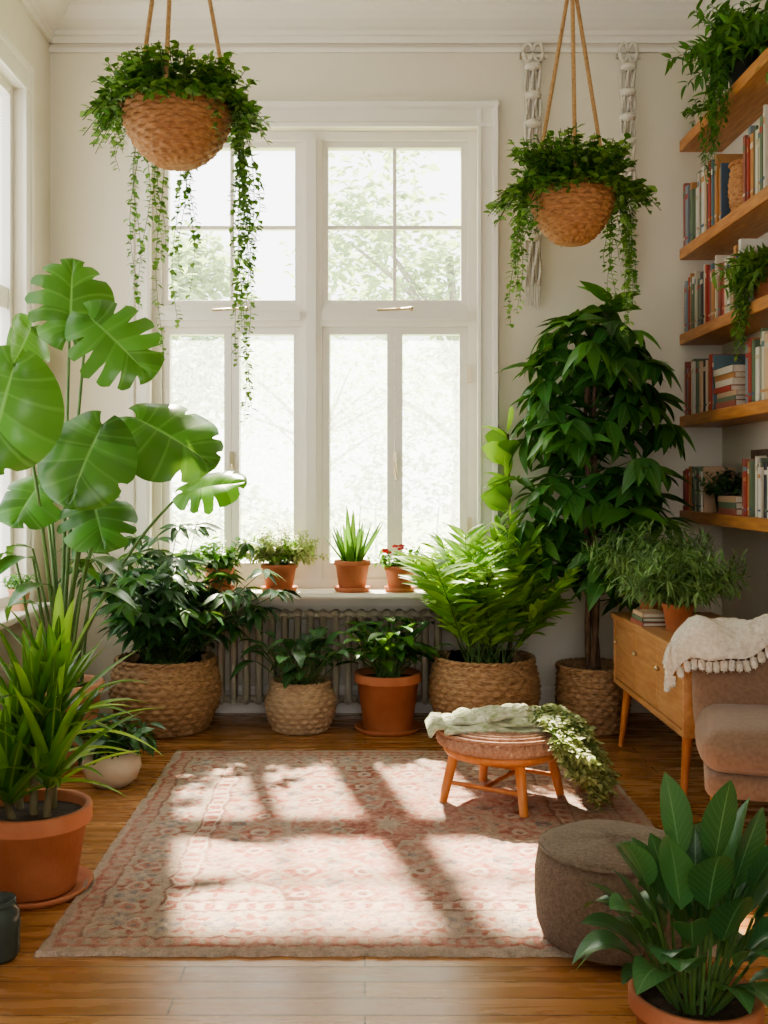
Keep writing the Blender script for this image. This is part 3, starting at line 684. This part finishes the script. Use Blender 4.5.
def row(z,y1,y0,hmin,hmax,nm='row_of_books'):
    mb=MB(nm); y=y1
    while y>y0:
        th=U(.016,.042); y-=th+.001; book(mb,y,z,th,U(hmin,hmax),U(.15,.19),SX0+U(.01,.035))
    mb.build()
zt=[z+.031 for z in SZ]
row(zt[1],5.86,5.24,.27,.37); row(zt[1],4.94,4.3,.28,.38)
row(zt[2],5.86,4.98,.24,.34); row(zt[3],5.86,5.38,.24,.31); row(zt[4],5.86,5.55,.20,.27); row(zt[4],4.99,4.3,.2,.28)
mb=MB('stack_of_books'); z=zt[3]
for i in range(7):
    th=U(.022,.036); book(mb,5.33-U(0,.03),z,th,U(.24,.30),U(.16,.19),SX0+U(.0,.02),True); z+=th+.0005
mb.build()
row(zt[3],4.95,4.3,.24,.33)
mb=MB('wicker_basket'); basket(mb,(1.87,5.09,zt[1]),.24,lambda t:.085+.015*sin(pi*t),'wickh',9,12,.008,soil=False); mb.build()
def clW(V): V[:,0]=np.minimum(V[:,0],XR-.01); V[:,1]=np.minimum(V[:,1],YB-.02)
mb=MB('potted_trailing_fern'); c=(1.87,5.15,zt[0]); pot(mb,c,.10,.18,'black',False)
bush(mb,(c[0]-.02,c[1],zt[0]+.17),120,(.22,.52),(.1,1.45),T_lance,(.05,.085),16,.55,'mid',sx=.75,t0=.2)
for i in range(20): az=U(2.2,4.2); vine(mb,(c[0]-.09,c[1]+U(-.12,.12),zt[0]+.17),az,.09,U(.25,.58),(.04,.065),'mid',T_lance,.016)
mb.build(clip=clW)
mb=MB('potted_pothos'); c=(1.87,4.85,zt[2]); pot(mb,c,.09,.16,'terra',False)
bush(mb,(c[0]-.02,c[1],zt[2]+.15),60,(.12,.30),(.1,1.4),T_lance,(.05,.08),11,.7,'vine',sx=.8)
for i in range(16): vine(mb,(c[0]-.08,c[1]+U(-.1,.1),zt[2]+.14),U(2.6,3.7),.07,U(.15,.42),(.045,.065),'vine',T_lance,.014)
mb.build(clip=clW)
mb=MB('potted_herb'); c=(1.87,5.42,zt[4]); pot(mb,c,.07,.11,'black',False)
bush(mb,(c[0],c[1],zt[4]+.1),36,(.08,.2),(.3,1.4),T_oval,(.025,.04),10,.4,'drk',sx=.7); mb.build(clip=clW)
mb=MB('potted_succulent'); c=(1.86,5.74,zt[0]); pot(mb,c,.06,.10,'cream',False); bush(mb,(c[0],c[1],zt[0]+.09),16,(.05,.14),(.3,1.4),T_oval,(.03,.05),6,.4,'mid'); mb.build(clip=clW)
mb=MB('stack_of_books'); z=zt[4]
for i in range(3): book(mb,5.27-U(0,.02),z,.03,.24,.17,SX0+.01,True); z+=.0305
mb.build()
mb=MB('picture_frame'); x=1.955; z=zt[4]
for (a,b,c0,d0) in ((5.08,5.11,z,z+.32),(5.29,5.32,z,z+.32),(5.11,5.29,z,z+.03),(5.11,5.29,z+.29,z+.32)): box(mb,x,x+.02,a,b,c0,d0,'bark')
box(mb,x+.01,x+.016,5.11,5.29,z+.03,z+.29,'page'); mb.build()

# ------------------------------------------------------------ console
mb=MB('wooden_sideboard'); x0,x1,y0,y1,za,zb=1.23,1.72,4.06,5.2,.30,.645
box(mb,x0-.01,x1,y0-.01,y1+.01,zb-.028,zb,'oakx'); box(mb,x0,x1,y0,y1,za,za+.025,'oakx'); box(mb,x0,x1,y0,y0+.022,za+.025,zb-.028,'oakx'); box(mb,x0,x1,y1-.022,y1,za+.025,zb-.028,'oakx'); box(mb,x1-.012,x1,y0+.022,y1-.022,za+.025,zb-.028,'oakx')
n=3; wd=(y1-y0-.044)/n
for i in range(n):
    a=y0+.022+i*wd+.004; b=a+wd-.008; box(mb,x0+.006,x0+.022,a,b,za+.03,zb-.034,'oakx')
    lathe(mb,[(.001,-.0),(.01,0),(.012,.012),(.001,.02)],(x0-.004,(b-.03),za+.2),'metal',12)
for yy in (y0+.1,y1-.1):
    for xx,s in ((x0+.05,-1),(x1-.05,1)):
        tube(mb,[(xx,yy,za+.002),(xx+s*.03,yy+(.03 if yy>4.6 else -.03),0)],.022,'orng',12,.011)
mb.build(bevel=.003)
def console_plant(nm,c,r,h,n,L,seed,mat):
    R.seed(seed); mb=MB(nm); pot(mb,c,r,h,'terra',False)
    bush(mb,(c[0],c[1],c[2]+h-.01),n,L,(.6,1.42),T_needle,(.05,.085),30,.28,mat,sr=.002,t0=.18,sx=1.1)
    def cl(V):
        V[:,0]=np.minimum(V[:,0],1.97); m=(V[:,0]>1.215); V[:,2]=np.where(m,np.maximum(V[:,2],.648),V[:,2])
    mb.build(clip=cl)
console_plant('potted_rosemary',(1.38,5.04,.6455),.075,.14,110,(.22,.46),50,'ros')
console_plant('potted_rosemary',(1.36,4.56,.6455),.07,.12,110,(.18,.38),51,'ros')
mb=MB('stack_of_books'); z=.6455
for i,(w_,l_) in enumerate(((.13,.2),(.12,.18),(.11,.17))): book(mb,4.88,z,.018,l_,w_,1.235+.005*i,True); z+=.0185
mb.build()

# ------------------------------------------------------------ armchair
R.seed(60); rot=-.30; cc=V3(1.53,3.67,0)
def L2W(p): return V3(cc[0]+p[0]*cos(rot)-p[1]*sin(rot),cc[1]+p[0]*sin(rot)+p[1]*cos(rot),p[2])
mb=MB('armchair')
rbox(mb,L2W((0,0,.285)),(.66,.60,.09),.035,'chair',rot)
rbox(mb,L2W((0,-.03,.395)),(.68,.58,.14),.065,'chair',rot,puff=.02)
rbox(mb,L2W((0,.25,.52)),(.70,.15,.42),.07,'chair',rot,puff=.02,tilt=-.12)
for sx in (-1,1):
    for sy in (-1,1): tube(mb,[L2W((sx*.27,sy*.23,.245)),L2W((sx*.30,sy*.26,0))],.02,'orng',10,.012)
mb.build()
V=[];F=[];nu,nv=60,40
for i in range(nu+1):
    u=i/nu
    for j in range(nv+1):
        v=j/nv; s=-1+2*v; lx=-.44+.78*u
        top=.752+.012*sin(u*17)+.01*sin(u*31+v*9)
        ly=.28+.125*math.tanh(s*3)+(.01*sin(u*20+3*v)); lz=top-.15*max(0,abs(s)-.35)**1.1*(1+.25*sin(u*9))
        if u<.14: lz-=.09*((.14-u)/.14)**1.3
        V.append(L2W((lx,ly,lz+.006*sin(u*90)*sin(v*60))))
for i in range(nu):
    for j in range(nv): a=i*(nv+1)+j; F.append((a,a+nv+1,a+nv+2,a+1))
mb=MB('knitted_throw'); mb.add(V,F,'knit')
for j in range(0,nv+1,2):
    p=V[j]; tube(mb,[p,p+V3(-.015,0,-.03),p+V3(U(-.03,0),U(-.01,.01),-.07)],.004,'knit',5,.002)
for i in range(0,nu+1,2):
    p=V[i*(nv+1)]; tube(mb,[p,p+V3(0,-.008,-.03),p+V3(U(-.01,.01),-.01,-.05)],.004,'knit',5,.002)
ob=mb.build(); md=ob.modifiers.new('t','SOLIDIFY'); md.thickness=.012; md.offset=1

# ------------------------------------------------------------ stool
R.seed(70); mb=MB('round_stool'); c=V3(.555,4.25,.014); zt_=.30; rs=.265
prof=[(.001,-.0),(rs*.9,-.0),(rs*.98,.012),(rs,.03),(rs*.97,.055),(rs*.85,.068),(rs*.5,.075),(.001,.078)]
V=[];F=[];n=160
for (r_,z_) in prof:
    for j in range(n):
        a=2*pi*j/n; k=1+.012*cos(40*a)*(r_/rs); V.append((c[0]+r_*k*cos(a),c[1]+r_*k*sin(a),zt_-.07+z_+.002*cos(40*a)*(r_>.1)))
for i in range(len(prof)-1):
    for j in range(n): k=(j+1)%n; F.append((i*n+j,i*n+k,(i+1)*n+k,(i+1)*n+j))
mb.add(V,F,'cush')
for rr in np.arange(.05,rs,.03):
    P=[(c[0]+rr*cos(a),c[1]+rr*sin(a),zt_+.003-.075*max(0,(rr/rs-.75))**2*2) for a in np.linspace(0,2*pi,60)]; tube(mb,P,.008,'cush',6)
lathe(mb,[(.001,-.03),(rs*.86,-.03),(rs*.9,-.015),(rs*.9,0),(.001,0)],(c[0],c[1],zt_-.07),'orng')
LA=[D(192),D(282),D(12),D(102)]
feet=[]
for a in LA:
    t0=V3(c[0]+.20*cos(a),c[1]+.20*sin(a),zt_-.09); t1=V3(c[0]+.25*cos(a),c[1]+.25*sin(a),.014); tube(mb,[t0,(t0+t1)/2,t1],.022,'orng',12,.017); feet.append((t0*.4+t1*.6))
for i in (0,2): tube(mb,[feet[i],feet[(i+1)%4]],.009,'orng',8)
tube(mb,[(feet[0]+feet[1])/2,(feet[2]+feet[3])/2],.009,'orng',8)
mb.build()
nu,nv=50,30
mb=MB('folded_throw')
for lay,(w_,d_,off,ang) in enumerate(((.23,.15,(0.0,.02),.1),(.19,.13,(.02,.035),-.1),(.13,.10,(.05,.03),.3))):
    V=[];F=[]
    z0=zt_+.012+lay*.020
    for i in range(nu+1):
        for j in range(nv+1):
            u=-1+2*i/nu; v=-1+2*j/nv; x=w_*u*(1+.05*sin(v*5)); y=d_*v*(1+.08*sin(u*4)); e=max(abs(u),abs(v)); z=z0+.014*(1-e**6)+.006*sin(u*9+v*4+lay)*(1-e**8)+.004*sin(v*17)
            V.append((c[0]+off[0]-.02+x*cos(ang)-y*sin(ang),c[1]+off[1]+x*sin(ang)+y*cos(ang),z))
    for i in range(nu):
        for j in range(nv): a=i*(nv+1)+j; F.append((a,a+nv+1,a+nv+2,a+1))
    mb.add(V,F,'green_throw')
for i in range(26):
    y=c[1]+.02+(i/25-.5)*.26; p=V3(c[0]-.245,y,zt_+.02); tube(mb,[p,p+V3(-.03,0,.0),p+V3(-.05,U(-.01,.01),-.03)],.004,'green_throw',5,.002)
ob=mb.build(); md=ob.modifiers.new('t','SOLIDIFY'); md.thickness=.012; md.offset=-1
mb=MB('trailing_sedum_plant')
for i in range(90):
    a=U(-1.1,.6); rr=rs+U(.02,.07); st=V3(c[0]+.14+U(-.04,.05),c[1]+U(-.12,.08),zt_+.05+U(0,.02)); ex=V3(c[0]+rr*cos(a)+.02,c[1]+rr*sin(a),zt_+.01)
    L=U(.10,.29)*(1.0 if a>-.8 else .5); P=[st,(st+ex)/2+V3(0,0,.03),ex]+[ex+V3(.12*(k/5)**1.5*U(.3,1),-.03*k/5+U(-.015,.015),-L*k/5) for k in range(1,6)]
    for p in P: p[2]=max(p[2],.03)
    tube(mb,P,.002,'stem',4)
    for s in range(len(P)-1):
        for k in range(11):
            p=P[s]+(P[s+1]-P[s])*U(0,1); b=U(0,6.28); leaf(mb,T_oval,p,V3(cos(b),sin(b),U(-.6,.4)),rup(.6),U(.022,.038),'sage')
mb.build(clip=lambda V: V.__setitem__((slice(None),2),np.maximum(V[:,2],.016)))

R.seed(80); mb=MB('round_pouf'); c=(.70,2.95,.014); rp_=.215; h=.275
V=[];F=[];n=128; prof=[(.001,0),(rp_*.8,0),(rp_*.93,.012),(rp_*1.0,.05),(rp_*1.03,.12),(rp_*1.02,.19),(rp_*.98,.235),(rp_*.95,.252),(rp_*.955,.258),(rp_*.9,.268),(rp_*.7,.279),(rp_*.35,.284),(.001,.285)]
for (r_,z_) in prof:
    for j in range(n):
        a=2*pi*j/n; k=1+.006*sin(a*3+z_*20)+.004*sin(a*7); V.append((c[0]+r_*k*cos(a),c[1]+r_*k*sin(a),c[2]+z_+(.003*sin(a*5) if z_>.2 else 0)))
for i in range(len(prof)-1):
    for j in range(n): k=(j+1)%n; F.append((i*n+j,i*n+k,(i+1)*n+k,(i+1)*n+j))
mb.add(V,F,'pouf'); tube(mb,[(c[0]+rp_*.955*cos(a),c[1]+rp_*.955*sin(a),c[2]+.256) for a in np.linspace(0,2*pi,64)],.006,'pouf',6)
mb.build()

R.seed(93); mb=MB('potted_aspidistra'); c=(.685,2.18,0); pot(mb,c,.135,.24,'terra')
for i in range(46):
    az=i*2.4+U(-.4,.4); q=(i+.5)/46; el=.78+.75*q; pl=U(.08,.14)+.22*q*U(.3,1.15); P=arc(V3(c[0],c[1],.2)+V3(cos(az),sin(az),0)*.04,dirv(az,max(el,.95)),pl,.1,5); tube(mb,P,.0045,'stem',6,.003)
    L=U(.15,.23); ribbon(mb,arc(P[-1],dirv(az,el-.15),L,U(.3,.8)*(1.2-.8*q),10),U(.07,.095),lilyf,'lily',.22,twist=U(-.4,.4))
for (dx,dz,l,az,el) in ((-.03,.36,.22,2.0,1.35),(.08,.30,.22,.4,1.2),(.12,.24,.24,6.0,1.05)):
    b=V3(c[0],c[1],.2); p=b+V3(dx,0,dz-.05); tube(mb,[b,(b+p)/2+V3(dx*.2,0,0),p],.0045,'stem',6,.003); ribbon(mb,arc(p,dirv(az,el),l,.2,10),.09,lilyf,'lily',.22,side=V3(.8,.5,.1))
mb.build(clip=lambda V: V.__setitem__((slice(None),2),np.maximum(V[:,2],.003)))

# ------------------------------------------------------------ outside
R.seed(100); g=MB('lawn'); box(g,-30,30,6.4,60,-.7,-.62,'lawn'); g.build()
def tree(x,y,h,r,n,nm='garden_tree',mt='tree',lo=.45):
    mb=MB(nm); tube(mb,[(x,y,-.61),(x+.1,y,h*.35),(x-.1,y,h*.8)],.16,'tbark',10,.06)
    for i in range(12):
        az=U(0,6.28); P=arc((x,y,h*U(.3,.6)),dirv(az,U(.4,1.1)),r*U(.7,1.1),.1,7); tube(mb,P,.05,'tbark',6,.015)
    cen=[(x+U(-r,r)*.8,y+U(-r,r)*.6,h*U(lo,1.0),r*U(.25,.5)) for _ in range(18)]
    for i in range(n):
        cx,cy,cz,cr=R.choice(cen); d=nrm(V3(R.gauss(0,1),R.gauss(0,1),R.gauss(0,1))); p=V3(cx,cy,cz)+d*cr*U(.6,1.05); a=U(0,6.28)
        leaf(mb,T_oval,p,V3(cos(a),sin(a),U(-.6,.5)),rup(.8),U(.12,.22),mt)
    mb.build()
tree(1.3,15,5.6,2.3,4500); tree(-3.4,14,4.6,2.0,4500); tree(-1.0,24,4.4,3.0,2500); tree(6.5,22,6,3,2500); tree(-9,20,6,3,2000)
mb=MB('garden_hedge')
for i in range(26): 
    x=-7+i*.55; tube(mb,[(x,11.5,-.61),(x+U(-.2,.2),11.5,1.0)],.04,'tbark',6,.01)
for i in range(9000):
    x=U(-7.2,7.2); h=1.5+.45*sin(x*1.3)+.25*sin(x*3.1); th=U(0,pi); p=V3(x,11.5-cos(th)*.5*U(.6,1),-.5+(h+.5)*U(0,1)**.7); a=U(0,6.28)
    leaf(mb,T_oval,p,V3(cos(a),sin(a),U(-.6,.5)),rup(.8),U(.08,.16),'hedge')
mb.build(clip=lambda V: V.__setitem__((slice(None),2),np.maximum(V[:,2],-.61)))

# ------------------------------------------------------------ light / world / camera
sc=bpy.context.scene
wd_=bpy.data.worlds.new('World'); sc.world=wd_; wd_.use_nodes=True
bg=wd_.node_tree.nodes['Background']; bg.inputs[0].default_value=(.98,.985,1,1); bg.inputs[1].default_value=4.5
s=bpy.data.lights.new('sun','SUN'); s.energy=40; s.angle=.032; s.color=(1,.88,.69)
so=bpy.data.objects.new('sun',s); sc.collection.objects.link(so)
from mathutils import Vector
so.rotation_euler=Vector((.20,-1,-1.05)).to_track_quat('-Z','Y').to_euler(); so.location=(-2,12,12)
cam=bpy.data.cameras.new('camera'); co=bpy.data.objects.new('camera',cam); sc.collection.objects.link(co); sc.camera=co
co.location=(0,0,1.3); co.rotation_euler=(pi/2,0,0)
cam.sensor_fit='HORIZONTAL'; cam.sensor_width=36; cam.lens=36*1050/768; cam.shift_x=19/768; cam.shift_y=-32/768; cam.clip_start=.05; cam.clip_end=200
try:
    sc.view_settings.view_transform='AgX'; sc.view_settings.look='AgX - Medium High Contrast'
except Exception as e: print(e)
sc.view_settings.exposure=-0.15
print('verts',sum(len(o.data.vertices) for o in sc.objects if o.type=='MESH'))
